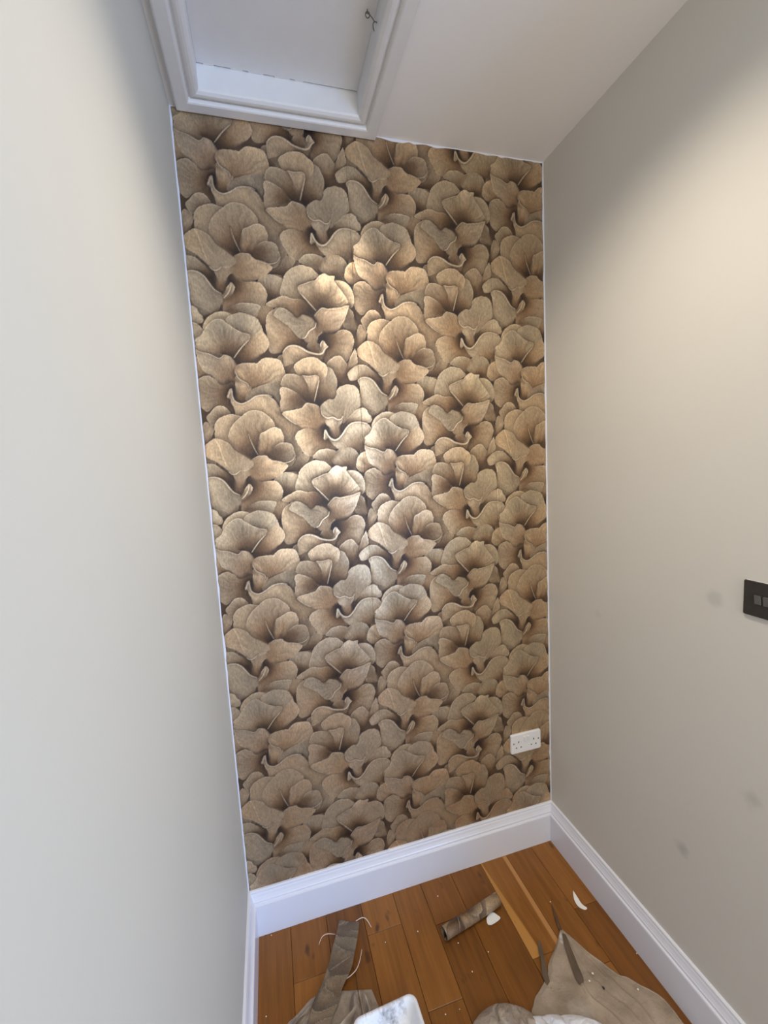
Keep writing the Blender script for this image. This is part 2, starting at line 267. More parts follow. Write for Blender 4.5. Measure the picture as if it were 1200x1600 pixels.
  ('t', (388, 1405), [(278, 1453),(296, 1470),(318, 1475),(340, 1466),(362, 1453),(394, 1447),(410, 1447),(417, 1444),(409, 1425),(393, 1432),(370, 1437),(344, 1430),(324, 1419),(297, 1410),(277, 1404),(277, 1431)], dict(d=0.4, rimtop=2.0)),
  ('p', (405, 1447), [(392, 1448),(405, 1460),(405, 1479),(414, 1492),(426, 1482),(431, 1471),(422, 1463),(416, 1447),(407, 1442)], dict(d=0.2, L=1.15)),
  ('n', (385, 1447), [(351, 1496),(366, 1515),(391, 1537),(415, 1522),(400, 1505),(395, 1481),(400, 1456),(388, 1444),(375, 1451),(367, 1477)], dict(d=0.8)),
  ('p', (407, 1515), [(392, 1572),(402, 1585),(420, 1599),(441, 1597),(476, 1600),(515, 1611),(508, 1591),(491, 1553),(475, 1530),(443, 1522),(416, 1517),(400, 1505),(389, 1517),(392, 1537),(398, 1551)], dict(d=0.7, L=1.05, v=1.0)),
  ('g', (388, 1541), [(259, 1571),(277, 1593),(297, 1593),(316, 1578),(334, 1564),(353, 1576),(377, 1570),(395, 1554),(392, 1535),(370, 1522),(359, 1502),(346, 1496),(331, 1505),(306, 1534),(281, 1553)], dict(d=0.15, L=0.95, rimbot=1.5)),
 ], [
  (3.6, [(279, 1452),(296, 1469),(318, 1473),(340, 1466),(362, 1453),(394, 1446),(411, 1450),(421, 1464),(431, 1472)]),
  (2.0, [(408, 1471),(408, 1482),(415, 1492)]),
  (2.1, [(346, 1497),(358, 1503),(371, 1522),(391, 1535),(396, 1550)]),
  (1.3, [(348, 1668),(374, 1678),(399, 1688)]),
  (1.8, [(349, 1645),(370, 1623),(399, 1590)]),
  (1.3, [(394, 1572),(403, 1585),(421, 1599),(441, 1596),(476, 1599),(514, 1610)]),
 ]),
]

# outlines of the things on the floor, metres
SHEET_L = [(1.075, -0.348), (1.027, -0.386), (0.988, -0.41), (0.966, -0.426), (0.955, -0.441), (0.934, -0.456), (0.895, -0.476), (0.875, -0.485), (0.857, -0.501), (0.842, -0.519)]
SHEET_R = [(1.081, -0.35), (1.098, -0.376), (1.11, -0.403), (1.122, -0.435), (1.14, -0.465), (1.152, -0.488), (1.17, -0.518), (1.189, -0.53), (1.211, -0.558), (1.235, -0.583), (1.25, -0.608), (1.254, -0.639), (1.253, -0.665)]
LEFT_L = [(0.238, -0.265), (0.19, -0.271), (0.164, -0.286), (0.137, -0.301), (0.111, -0.315)]
LEFT_R = [(0.384, -0.306), (0.392, -0.339), (0.397, -0.369), (0.405, -0.408)]
MOUND_L = [(0.776, -0.475), (0.733, -0.465), (0.695, -0.469), (0.668, -0.479), (0.653, -0.49)]
MOUND_R = [(0.787, -0.479), (0.814, -0.494), (0.839, -0.516), (0.855, -0.542), (0.868, -0.558)]
RAG_L = [(0.824, -0.527), (0.82, -0.541), (0.819, -0.553)]
RAG_R = [(0.967, -0.573), (0.995, -0.594), (1.02, -0.617)]
STRIP_L = [(0.318, -0.064), (0.304, -0.106), (0.276, -0.172), (0.261, -0.207), (0.228, -0.262), (0.201, -0.296), (0.181, -0.338)]
STRIP_R = [(0.388, -0.098), (0.372, -0.15), (0.339, -0.232), (0.318, -0.263), (0.293, -0.291), (0.274, -0.328), (0.249, -0.36)]
ROLL = [(0.67, -0.242), (0.914, -0.195)]
S1 = [(1.07, -0.364), (1.08, -0.372), (1.069, -0.415), (1.057, -0.46), (1.047, -0.498), (1.036, -0.505), (1.023, -0.501), (1.033, -0.458), (1.05, -0.409)]
S2 = [(0.985, -0.35), (0.983, -0.368), (0.96, -0.421), (0.947, -0.455), (0.935, -0.486), (0.929, -0.476), (0.929, -0.449), (0.951, -0.409), (0.966, -0.373)]
S3 = [(1.106, -0.257), (1.105, -0.269), (1.092, -0.315), (1.08, -0.352), (1.073, -0.343), (1.086, -0.302)]
CURL = [(1.217, -0.242), (1.216, -0.257), (1.212, -0.294), (1.222, -0.312), (1.21, -0.315), (1.194, -0.3), (1.196, -0.274)]
SCRAP = [(0.846, -0.229), (0.858, -0.221), (0.879, -0.218), (0.889, -0.229), (0.896, -0.243), (0.875, -0.252), (0.852, -0.254), (0.841, -0.246)]
T1 = [(0.234, -0.121), (0.248, -0.106), (0.267, -0.103), (0.296, -0.111)]
T2 = [(0.377, -0.091), (0.402, -0.09), (0.417, -0.101), (0.428, -0.124)]
T3 = [(0.379, -0.184), (0.364, -0.22), (0.348, -0.244), (0.327, -0.26), (0.307, -0.271)]
T4 = [(0.339, -0.224), (0.343, -0.258), (0.34, -0.312), (0.341, -0.355), (0.339, -0.375)]
FLECKS = [(0.588, -0.189), (0.707, -0.094), (0.465, -0.186), (0.712, -0.269), (0.719, -0.361), (0.799, -0.326), (1.108, -0.25), (1.275, -0.485), (0.589, -0.436), (0.636, -0.438), (0.051, -0.27), (0.069, -0.033), (0.935, -0.444)]

# ------------------------------------------------------------------ materials (procedural)
def mat(name, col, rough=.6, spec=.4, metal=0, var=.06, scale=8, bump=0, bscale=40, coords='Object', stretch=(1,1,1), col2=None):
    m = bpy.data.materials.new(name); m.use_nodes = True; nt = m.node_tree; n = nt.nodes; L = nt.links
    b = n['Principled BSDF']; b.inputs['Roughness'].default_value = rough; b.inputs['Metallic'].default_value = metal
    b.inputs['Specular IOR Level'].default_value = spec
    tc = n.new('ShaderNodeTexCoord'); mp = n.new('ShaderNodeMapping'); L.new(tc.outputs[coords], mp.inputs[0]); mp.inputs['Scale'].default_value = stretch
    nz = n.new('ShaderNodeTexNoise'); nz.inputs['Scale'].default_value = scale; nz.inputs['Detail'].default_value = 6; L.new(mp.outputs[0], nz.inputs[0])
    rp = n.new('ShaderNodeValToRGB'); c2 = col2 or col
    rp.color_ramp.elements[0].position = .3; rp.color_ramp.elements[1].position = .7
    rp.color_ramp.elements[0].color = tuple(v*(1-var) for v in c2)+(1,); rp.color_ramp.elements[1].color = tuple(min(1, v*(1+var)) for v in col)+(1,)
    L.new(nz.outputs[0], rp.inputs[0]); L.new(rp.outputs[0], b.inputs['Base Color'])
    if bump:
        n2 = n.new('ShaderNodeTexNoise'); n2.inputs['Scale'].default_value = bscale; n2.inputs['Detail'].default_value = 4; L.new(mp.outputs[0], n2.inputs[0])
        bp = n.new('ShaderNodeBump'); bp.inputs['Strength'].default_value = bump; bp.inputs['Distance'].default_value = .004
        L.new(n2.outputs[0], bp.inputs['Height']); L.new(bp.outputs[0], b.inputs['Normal'])
    m['rp'] = rp.name; return m

WALL = mat('wall_paint', (.61,.605,.55), .62, .3, var=.012, scale=2.5, bump=.10, bscale=5)
CEIL = mat('ceiling_paint', (.84,.83,.83), .75, .2, var=.012, scale=3, bump=.08, bscale=8)
GLOSS = mat('white_gloss', (.75,.77,.85), .22, .5, var=.01, scale=6, bump=.05, bscale=30)
SATIN = mat('white_satin', (.74,.74,.74), .42, .4, var=.015, scale=20, bump=.12, bscale=60, stretch=(1,1,1))
PLASTIC = mat('white_plastic', (.76,.76,.77), .32, .5, var=.01)
SLOT = mat('dark_slot', (.02,.02,.02), .7)
BRONZE = mat('anthracite_metal', (.045,.040,.036), .42, .5, metal=.35, var=.08, scale=60)
ROCKER = mat('brushed_nickel', (.20,.19,.18), .35, .5, metal=.6, var=.06, scale=90)
STEEL = mat('dull_steel', (.16,.16,.16), .4, .5, metal=.8, var=.2, scale=120)
DARKV = mat('dark_loft_cover', (.02,.02,.02), .9)
SUB = mat('subfloor', (.025,.014,.008), .9)
SHEET = mat('cotton_dust_sheet', (.42,.345,.27), .9, .1, var=.16, scale=13, bump=.5, bscale=160, col2=(.35,.28,.21))
GREY = mat('soiled_cotton', (.39,.335,.28), .9, .1, var=.16, scale=22, bump=.4, bscale=120, col2=(.28,.225,.18))
RAG = mat('white_cotton', (.72,.73,.78), .85, .1, var=.08, scale=25, bump=.4, bscale=120)
PAPER = mat('white_paper', (.80,.80,.78), .7, .2, var=.02)
THREAD = mat('paper_edge', (.72,.62,.54), .7, .2, var=.03)
BROWNP = mat('dark_offcut', (.10,.055,.03), .6, .3, var=.15, scale=60)
KRAFT = mat('worn_print', (.11,.08,.055), .6, .3, var=.22, scale=45, stretch=(1,.4,1))
FLECK = mat('paint_fleck', (.80,.76,.66), .6)
TRAYM = mat('scuffed_white_plastic', (.74,.76,.80), .38, .5, var=.04, scale=14)
def dirty(m, scale, lo, hi, dark, stretch):
    nt = m.node_tree; n = nt.nodes; L = nt.links; b = n['Principled BSDF']; rp = n[m['rp']]
    tc = n.new('ShaderNodeTexCoord'); mp = n.new('ShaderNodeMapping'); mp.inputs['Scale'].default_value = stretch; L.new(tc.outputs['Object'], mp.inputs[0])
    nz = n.new('ShaderNodeTexNoise'); nz.inputs['Scale'].default_value = scale; nz.inputs['Detail'].default_value = 8; nz.inputs['Roughness'].default_value = .68
    L.new(mp.outputs[0], nz.inputs[0])
    mr = n.new('ShaderNodeMapRange'); mr.inputs['From Min'].default_value = lo; mr.inputs['From Max'].default_value = hi; L.new(nz.outputs[0], mr.inputs[0])
    mx = n.new('ShaderNodeMix'); mx.data_type = 'RGBA'; mx.inputs[7].default_value = dark+(1,)
    L.new(mr.outputs[0], mx.inputs[0]); L.new(rp.outputs[0], mx.inputs[6]); L.new(mx.outputs[2], b.inputs['Base Color'])
dirty(TRAYM, 18, .52, .68, (.22,.22,.23), (1,.35,1))

dirty(GREY, 24, .56, .72, (.15,.12,.10), (1,1,1))

def wall_smudges(m, spots, tone=(.42,.41,.39)):
    """faint hand marks on the paint, at fixed places of the wall"""
    nt = m.node_tree; n = nt.nodes; L = nt.links; b = n['Principled BSDF']; src = n[m['rp']].outputs[0]
    tc = n.new('ShaderNodeTexCoord')
    nz = n.new('ShaderNodeTexNoise'); nz.inputs['Scale'].default_value = 35; L.new(tc.outputs['Object'], nz.inputs[0])
    for p, r, a in spots:
        d = n.new('ShaderNodeVectorMath'); d.operation = 'DISTANCE'; d.inputs[1].default_value = p; L.new(tc.outputs['Object'], d.inputs[0])
        ad = n.new('ShaderNodeMath'); ad.operation = 'MULTIPLY_ADD'; ad.inputs[1].default_value = r*1.2; L.new(nz.outputs[0], ad.inputs[0]); L.new(d.outputs['Value'], ad.inputs[2])
        mr = n.new('ShaderNodeMapRange'); mr.interpolation_type = 'SMOOTHSTEP'
        for k, v in (('From Min', r*1.7), ('From Max', r*.7), ('To Min', 0), ('To Max', a)): mr.inputs[k].default_value = v
        L.new(ad.outputs[0], mr.inputs[0])
        mx = n.new('ShaderNodeMix'); mx.data_type = 'RGBA'; mx.inputs[7].default_value = tone+(1,)
        L.new(mr.outputs[0], mx.inputs[0]); L.new(src, mx.inputs[6]); src = mx.outputs[2]
    L.new(src, b.inputs['Base Color'])
WALLR = mat('wall_paint_marked', (.62,.60,.55), .62, .3, var=.012, scale=2.5, bump=.10, bscale=5)
wall_smudges(WALLR, [((1.303, -0.613, 0.509), 0.028, 0.75), ((1.303, -0.684, 1.306), 0.028, 0.5), ((1.303, -0.794, 0.814), 0.03, 0.5), ((1.303, -0.281, 1.127), 0.02, 0.2)])

TIPSHEET = mat('cotton_dust_sheet_painted', (.37,.30,.235), .9, .1, var=.16, scale=13, bump=.5, bscale=160, col2=(.31,.245,.185))
wall_smudges(TIPSHEET, [((1.066,-.368,.006), .014, .8), ((1.055,-.382,.006), .010, .7), ((.985,-.56,.01), .04, .28)], (.66,.64,.60))   # dried white paint
for M_, k_ in ((SHEET, .4), (TIPSHEET, .32), (GREY, .6), (RAG, .5)):      # creases of the cloth
    nt = M_.node_tree; n = nt.nodes; b = n['Principled BSDF']; tc = n.new('ShaderNodeTexCoord')
    nz = n.new('ShaderNodeTexNoise'); nz.inputs['Scale'].default_value = 15; nz.inputs['Detail'].default_value = 3; nz.inputs['Distortion'].default_value = .5; nt.links.new(tc.outputs['Object'], nz.inputs[0])
    bp = n.new('ShaderNodeBump'); bp.inputs['Strength'].default_value = k_; bp.inputs['Distance'].default_value = .03; nt.links.new(nz.outputs[0], bp.inputs['Height'])
    nt.links.new(b.inputs['Normal'].links[0].from_socket, bp.inputs['Normal']); nt.links.new(bp.outputs[0], b.inputs['Normal'])

def print_material(name, rough):
    m = bpy.data.materials.new(name); m.use_nodes = True; nt = m.node_tree; n = nt.nodes; L = nt.links; b = n['Principled BSDF']
    at = n.new('ShaderNodeAttribute'); at.attribute_name = 'print'
    tc = n.new('ShaderNodeTexCoord'); mp = n.new('ShaderNodeMapping'); mp.inputs['Scale'].default_value = (1,1,.45); L.new(tc.outputs['Object'], mp.inputs[0])
    nz = n.new('ShaderNodeTexNoise'); nz.inputs['Scale'].default_value = 210; nz.inputs['Detail'].default_value = 6; L.new(mp.outputs[0], nz.inputs[0])
    mr = n.new('ShaderNodeMapRange'); mr.inputs['From Min'].default_value = .3; mr.inputs['From Max'].default_value = .7; mr.inputs['To Min'].default_value = .80; mr.inputs['To Max'].default_value = 1.20
    L.new(nz.outputs[0], mr.inputs[0])
    mx = n.new('ShaderNodeMix'); mx.data_type = 'RGBA'; mx.blend_type = 'MULTIPLY'; mx.inputs[0].default_value = 1
    L.new(at.outputs['Color'], mx.inputs[6]); L.new(mr.outputs[0], mx.inputs[7]); L.new(mx.outputs[2], b.inputs['Base Color'])
    lum = n.new('ShaderNodeSeparateColor'); L.new(at.outputs['Color'], lum.inputs[0])     # the pale inks are pearly
    pm = n.new('ShaderNodeMapRange'); pm.inputs['From Min'].default_value = .12; pm.inputs['From Max'].default_value = .42; pm.inputs['To Max'].default_value = .88; L.new(lum.outputs[1], pm.inputs[0]); L.new(pm.outputs[0], b.inputs['Metallic'])
    b.inputs['Roughness'].default_value = rough; b.inputs['Specular IOR Level'].default_value = .35
    bp = n.new('ShaderNodeBump'); bp.inputs['Strength'].default_value = .12; bp.inputs['Distance'].default_value = .001
    L.new(nz.outputs[0], bp.inputs['Height']); L.new(bp.outputs[0], b.inputs['Normal'])
    return m
PRINT = print_material('printed_wallpaper', .43)

def wood(name, split=None):
    m = bpy.data.materials.new(name); m.use_nodes = True; nt = m.node_tree; n = nt.nodes; L = nt.links; b = n['Principled BSDF']
    tc = n.new('ShaderNodeTexCoord'); oi = n.new('ShaderNodeObjectInfo')
    off = n.new('ShaderNodeVectorMath'); off.operation = 'SCALE'; off.inputs[0].default_value = (7.3, 3.1, 1.7); L.new(oi.outputs['Random'], off.inputs['Scale'])
    ad = n.new('ShaderNodeVectorMath'); ad.operation = 'ADD'; L.new(tc.outputs['Object'], ad.inputs[0]); L.new(off.outputs[0], ad.inputs[1])
    def noise(sc, st, det=6, rg=.6, dist=0):
        mp = n.new('ShaderNodeMapping'); mp.inputs['Scale'].default_value = st; L.new(ad.outputs[0], mp.inputs[0])
        z = n.new('ShaderNodeTexNoise'); z.inputs['Scale'].default_value = sc; z.inputs['Detail'].default_value = det; z.inputs['Roughness'].default_value = rg; z.inputs['Distortion'].default_value = dist
        L.new(mp.outputs[0], z.inputs[0]); return z
    broad = noise(5, (1,.35,1), 3, .5, .6); fine = noise(60, (1,.05,1), 6, .65); knots = noise(24, (1,.45,1), 2, .5)
    rp = n.new('ShaderNodeValToRGB'); e = rp.color_ramp.elements
    e[0].position = .25; e[0].color = (.118,.043,.008,1); e[1].position = .78; e[1].color = (.300,.124,.027,1)
    mid = e.new(.5); mid.color = (.200,.076,.014,1)
    sm = n.new('ShaderNodeMath'); sm.operation = 'MULTIPLY_ADD'; sm.inputs[1].default_value = .62; L.new(fine.outputs[0], sm.inputs[0])
    s2 = n.new('ShaderNodeMath'); s2.operation = 'MULTIPLY_ADD'; s2.inputs[1].default_value = .38; L.new(broad.outputs[0], s2.inputs[0])
    L.new(s2.outputs[0], sm.inputs[2]); L.new(sm.outputs[0], rp.inputs[0])
    rr = n.new('ShaderNodeMapRange'); rr.inputs['To Min'].default_value = -.16; rr.inputs['To Max'].default_value = .16; L.new(oi.outputs['Random'], rr.inputs[0]); L.new(rr.outputs[0], s2.inputs[2])
    col = rp.outputs[0]
    if split:      # pale sapwood along the edges of the board
        sx = n.new('ShaderNodeSeparateXYZ'); L.new(tc.outputs['Object'], sx.inputs[0])
        for x0, x1, slope, tone in split:
            q = n.new('ShaderNodeMath'); q.operation = 'MULTIPLY_ADD'; q.inputs[1].default_value = slope; L.new(sx.outputs['Y'], q.inputs[0]); L.new(sx.outputs['X'], q.inputs[2])
            wv = n.new('ShaderNodeMath'); wv.operation = 'MULTIPLY_ADD'; wv.inputs[1].default_value = .012; L.new(broad.outputs[0], wv.inputs[0]); L.new(q.outputs[0], wv.inputs[2])
            k = n.new('ShaderNodeMapRange'); k.inputs['From Min'].default_value = x0; k.inputs['From Max'].default_value = x1; L.new(wv.outputs[0], k.inputs[0])
            mx = n.new('ShaderNodeMix'); mx.data_type = 'RGBA'; mx.inputs[7].default_value = tone+(1,); L.new(k.outputs[0], mx.inputs[0]); L.new(col, mx.inputs[6]); col = mx.outputs[2]
    kr = n.new('ShaderNodeMapRange'); kr.inputs['From Min'].default_value = .67; kr.inputs['From Max'].default_value = .76; kr.inputs['To Max'].default_value = .75; L.new(knots.outputs[0], kr.inputs[0])
    mk = n.new('ShaderNodeMix'); mk.data_type = 'RGBA'; mk.inputs[7].default_value = (.055,.020,.008,1); L.new(kr.outputs[0], mk.inputs[0]); L.new(col, mk.inputs[6])
    L.new(mk.outputs[2], b.inputs['Base Color']); b.inputs['Roughness'].default_value = .38; b.inputs['Specular IOR Level'].default_value = .35
    bp = n.new('ShaderNodeBump'); bp.inputs['Strength'].default_value = .12; bp.inputs['Distance'].default_value = .001; L.new(fine.outputs[0], bp.inputs['Height']); L.new(bp.outputs[0], b.inputs['Normal'])
    return m
WOOD = wood('oak_board')
SAP = wood('oak_board_with_sapwood', [(-.030,-.036,.092,(.44,.215,.055)), (.046,.052,.0,(.44,.215,.075))])

# ------------------------------------------------------------------ builders
def link(name, me, m, parent=None, kind=None, label=None, cat=None, group=None, smooth=False):
    if m: me.materials.append(m)
    o = bpy.data.objects.new(name, me); C.objects.link(o)
    if parent: o.parent = parent
    if kind: o['kind'] = kind
    if label: o['label'] = label
    if cat: o['category'] = cat
    if group: o['group'] = group
    if smooth: me.shade_smooth()
    return o
def from_bm(name, bm, m, **k):
    bmesh.ops.recalc_face_normals(bm, faces=bm.faces[:]); me = bpy.data.meshes.new(name); bm.to_mesh(me); bm.free(); return link(name, me, m, **k)
def empty(name, loc, label, cat, group=None):
    o = bpy.data.objects.new(name, None); C.objects.link(o); o.location = loc; o.empty_display_size = .02
    o['label'] = label; o['category'] = cat
    if group: o['group'] = group
    return o
def add_box(bm, x0, x1, y0, y1, z0, z1, bev=0, seg=2):
    r = bmesh.ops.create_cube(bm, size=1); v = r['verts']
    for p in v: p.co = ((x0+x1)/2+p.co.x*(x1-x0), (y0+y1)/2+p.co.y*(y1-y0), (z0+z1)/2+p.co.z*(z1-z0))
    if bev:
        es = {e for p in v for e in p.link_edges}
        bmesh.ops.bevel(bm, geom=list(es), offset=bev, segments=seg, affect='EDGES', profile=.5)
def box(name, b, m, bev=0, **k):
    bm = bmesh.new(); add_box(bm, *b, bev=bev); return from_bm(name, bm, m, **k)
def plate(bm, w, h, t, rad, bev, seg=5):
    """rounded plate in the XZ plane, back at y=0, front at y=-t, softened front edge"""
    out = []
    for cx, cz, a0 in ((w/2-rad, h/2-rad, 0), (-w/2+rad, h/2-rad, 90), (-w/2+rad, -h/2+rad, 180), (w/2-rad, -h/2+rad, 270)):
        for i in range(seg+1):
            a = math.radians(a0+90*i/seg); out.append((cx+rad*math.cos(a), cz+rad*math.sin(a)))
    rings = []
    for ins, y in ((0, 0), (0, -t+bev), (bev*.35, -t+bev*.3), (bev, -t)):
        rings.append([bm.verts.new((x*(1-2*ins/w), y, z*(1-2*ins/h))) for x, z in out])
    n = len(out)
    for a, b in zip(rings, rings[1:]):
        for i in range(n): bm.faces.new((a[i], a[(i+1) % n], b[(i+1) % n], b[i]))
    bm.faces.new(rings[-1]); bm.faces.new(rings[0][::-1])
def tube(bm, pts, r, seg=8):
    pts = [Vector(p) for p in pts]; rings = []; rs = r if isinstance(r, (list, tuple)) else [r]*len(pts)
    up = Vector((0, 0, 1))
    for i, p in enumerate(pts):
        t = (pts[min(i+1, len(pts)-1)]-pts[max(i-1, 0)]).normalized()
        a = t.cross(up if abs(t.z) < .95 else Vector((1, 0, 0))).normalized(); b = t.cross(a)
        rings.append([bm.verts.new(p+(a*math.cos(q)+b*math.sin(q))*rs[i]) for q in [2*math.pi*j/seg for j in range(seg)]])
    for a, b in zip(rings, rings[1:]):
        for j in range(seg): bm.faces.new((a[j], a[(j+1) % seg], b[(j+1) % seg], b[j]))
    bm.faces.new(rings[0][::-1]); bm.faces.new(rings[-1])
def curve(pts, n=8):
    p = [np.array(q, float) for q in pts]; out = []
    for i in range(len(p)-1):
        a, b, c, d = p[max(i-1, 0)], p[i], p[i+1], p[min(i+2, len(p)-1)]
        for t in np.arange(n)/n: out.append(.5*((2*b)+(c-a)*t+(2*a-5*b+4*c-d)*t*t+(3*b-a-3*c+d)*t**3))
    out.append(p[-1]); return np.array(out)
def resample(pts, n, sm=True):
    q = curve(pts) if sm else np.array(pts, float)
    s = np.concatenate([[0], np.cumsum(np.sqrt((np.diff(q, axis=0)**2).sum(1)))]); u = np.linspace(0, s[-1], n)
    return np.stack([np.interp(u, s, q[:, k]) for k in range(q.shape[1])], 1)
def loft(name, Lp, Rp, nr, nc, hf, m, thick=.0012, colour=None, **k):
    """a sheet ruled between two edges; hf(s,t) is its height (s across, t along); closed with a real thickness"""
    A, B = resample(Lp, nr), resample(Rp, nr); P = np.zeros((nr, nc, 3)); s = np.linspace(0, 1, nc); t = np.linspace(0, 1, nr)
    for j in range(nc): P[:, j, :2] = A[:, :2]*(1-s[j])+B[:, :2]*s[j]
    SS, TT = np.meshgrid(s, t); P[..., 2] = hf(SS, TT)
    Q = P.copy(); Q[..., 2] -= thick
    V = np.concatenate([P.reshape(-1, 3), Q.reshape(-1, 3)]); N = nr*nc; f = []
    I = np.arange(N).reshape(nr, nc)
    for i in range(nr-1):
        for j in range(nc-1):
            a, b, c, d = I[i, j], I[i, j+1], I[i+1, j+1], I[i+1, j]; f += [(a, b, c, d), (d+N, c+N, b+N, a+N)]
    rim = list(I[0, :])+list(I[1:, -1])+list(I[-1, -2::-1])+list(I[-2:0:-1, 0])
    for a, b in zip(rim, rim[1:]+rim[:1]): f.append((b, a, a+N, b+N))
    me = bpy.data.meshes.new(name); me.from_pydata(V.tolist(), [], [tuple(int(x) for x in q) for q in f])
    if colour is not None:
        ca = me.color_attributes.new('print', 'FLOAT_COLOR', 'POINT'); c = np.ones((2*N, 4)); c[:N, :3] = colour(SS, TT, P).reshape(-1, 3); c[N:, :3] = (.62,.58,.52)
        ca.data.foreach_set('color', c.ravel().astype(np.float32))
    me.update(); return link(name, me, m, smooth=True, **k)

# ------------------------------------------------------------------ the setting
def slab(name, b, m): return box(name, b, m, kind='structure')
YB = -4.0; XR = 3.4; YE = -1.9        # rear of the room, far right wall, end of the alcove's right wall
slab('wall_back', (-.12, W+.12, 0, .12, -.1, H+.3), GLOSS)
slab('wall_left', (-.12, 0, YB-.12, 0, -.1, H+.3), WALL)
slab('wall_right', (W, W+.12, YE, 0, -.1, H+.3), WALLR)
slab('wall_return', (W+.12, XR+.12, YE, YE+.12, -.1, H+.3), WALL)
slab('wall_rear', (0, XR+.12, YB-.12, YB, -.1, H+.3), WALL)
slab('wall_far', (XR, XR+.12, YB, YE, -.1, H+.3), WALL)
OX0, OX1, OY0, OY1 = .094, .566, -.86, -.078      # loft hatch opening
bm = bmesh.new()
add_box(bm, -.12, OX0-.004, YB, .0, H, H+.12); add_box(bm, OX1+.004, XR, YB, .0, H, H+.12)
add_box(bm, OX0-.004, OX1+.004, OY1+.004, 0, H, H+.12); add_box(bm, OX0-.004, OX1+.004, YB, OY0-.004, H, H+.12)
from_bm('ceiling', bm, CEIL, kind='structure')

# floor: every board its own part
floor = bpy.data.objects.new('floor', None); C.objects.link(floor); floor['kind'] = 'structure'
box('subfloor', (0, XR, YB, 0, -.06, -.0165), SUB, parent=floor)
cols = [(-.0, .139, (-.62,)), (.139, .272, (-.21, -1.3)), (.272, .408, (-.56,)), (.408, .540, (-.145, -.95)), (.540, .658, (-.415,)), (.658, .792, (-.19, -.9)),
        (.792, .931, (-.66,)), (.931, 1.053, (-.392, -1.2)), (1.053, 1.176, (-.475,)), (1.176, W, (-.30, -.98))]
def board(x0, x1, y0, y1, m):
    bm = bmesh.new(); g = .0006; w, l = x1-x0-2*g, y1-y0-2*g
    add_box(bm, -w/2, w/2, -l/2, l/2, -.016, 0, bev=.0009, seg=1)
    o = from_bm('floor_board', bm, m, parent=floor); o.location = ((x0+x1)/2, (y0+y1)/2, random.uniform(-.0003, .0002)); return o
for i, (x0, x1, ends) in enumerate(cols):
    ys = [0.0]+list(ends)+[-2.2]
    for j, (a, b) in enumerate(zip(ys, ys[1:])):
        board(x0, x1, b, a, SAP if (i == 7 and j == 0) else WOOD)
x = W
while x < XR-.02:
    board(x, min(x+.13, XR), -2.2, YE, WOOD); x += .13
x = 0
while x < XR-.02:
    board(x, min(x+.26, XR), YB, -2.2, WOOD); x += .26

# skirting boards with a moulded top
PROF = [(0,S),(.0055,S),(.008,S-.002),(.009,S-.006),(.0085,S-.009),(.0105,S-.014),(.0125,S-.022),(.016,S-.031),(.0185,S-.035),(.0185,S-.039),(.0165,S-.041),(.0185,S-.043),(.0235,S-.0445),(T,S-.048),(T,.0),(0,.0)]
def skirting(name, a, b, n, mitre_a, mitre_b):
    """a,b: ends on the wall line, n: direction into the room; mitred where asked"""
    bm = bmesh.new(); a, b, n = Vector(a+(0,)), Vector(b+(0,)), Vector(n+(0,)); d = (b-a).normalized(); ra, rb = [], []
    for t, z in PROF:
        ra.append(bm.verts.new(a+n*t+d*(t*mitre_a)+Vector((0,0,z)))); rb.append(bm.verts.new(b+n*t-d*(t*mitre_b)+Vector((0,0,z))))
    k = len(PROF)
    for i in range(k): bm.faces.new((ra[i], ra[(i+1) % k], rb[(i+1) % k], rb[i]))
    bm.faces.new(ra[::-1]); bm.faces.new(rb); return from_bm(name, bm, GLOSS, kind='structure')
skirting('baseboard_back', (0,0), (W,0), (0,-1), 1, 1)
skirting('baseboard_left', (0,YB), (0,0), (1,0), 0, 1)
skirting('baseboard_right', (W,0), (W,YE), (-1,0), 1, 0)
# thin painted caulk lines in the two vertical corners and under the ceiling edge
for name, x0, x1 in (('trim_1', 0, .0035), ('trim_2', W-.004, W)):
    bm = bmesh.new(); add_box(bm, x0, x1, -.0035, 0, S, H, bev=.001, seg=1); from_bm(name, bm, GLOSS, kind='structure')

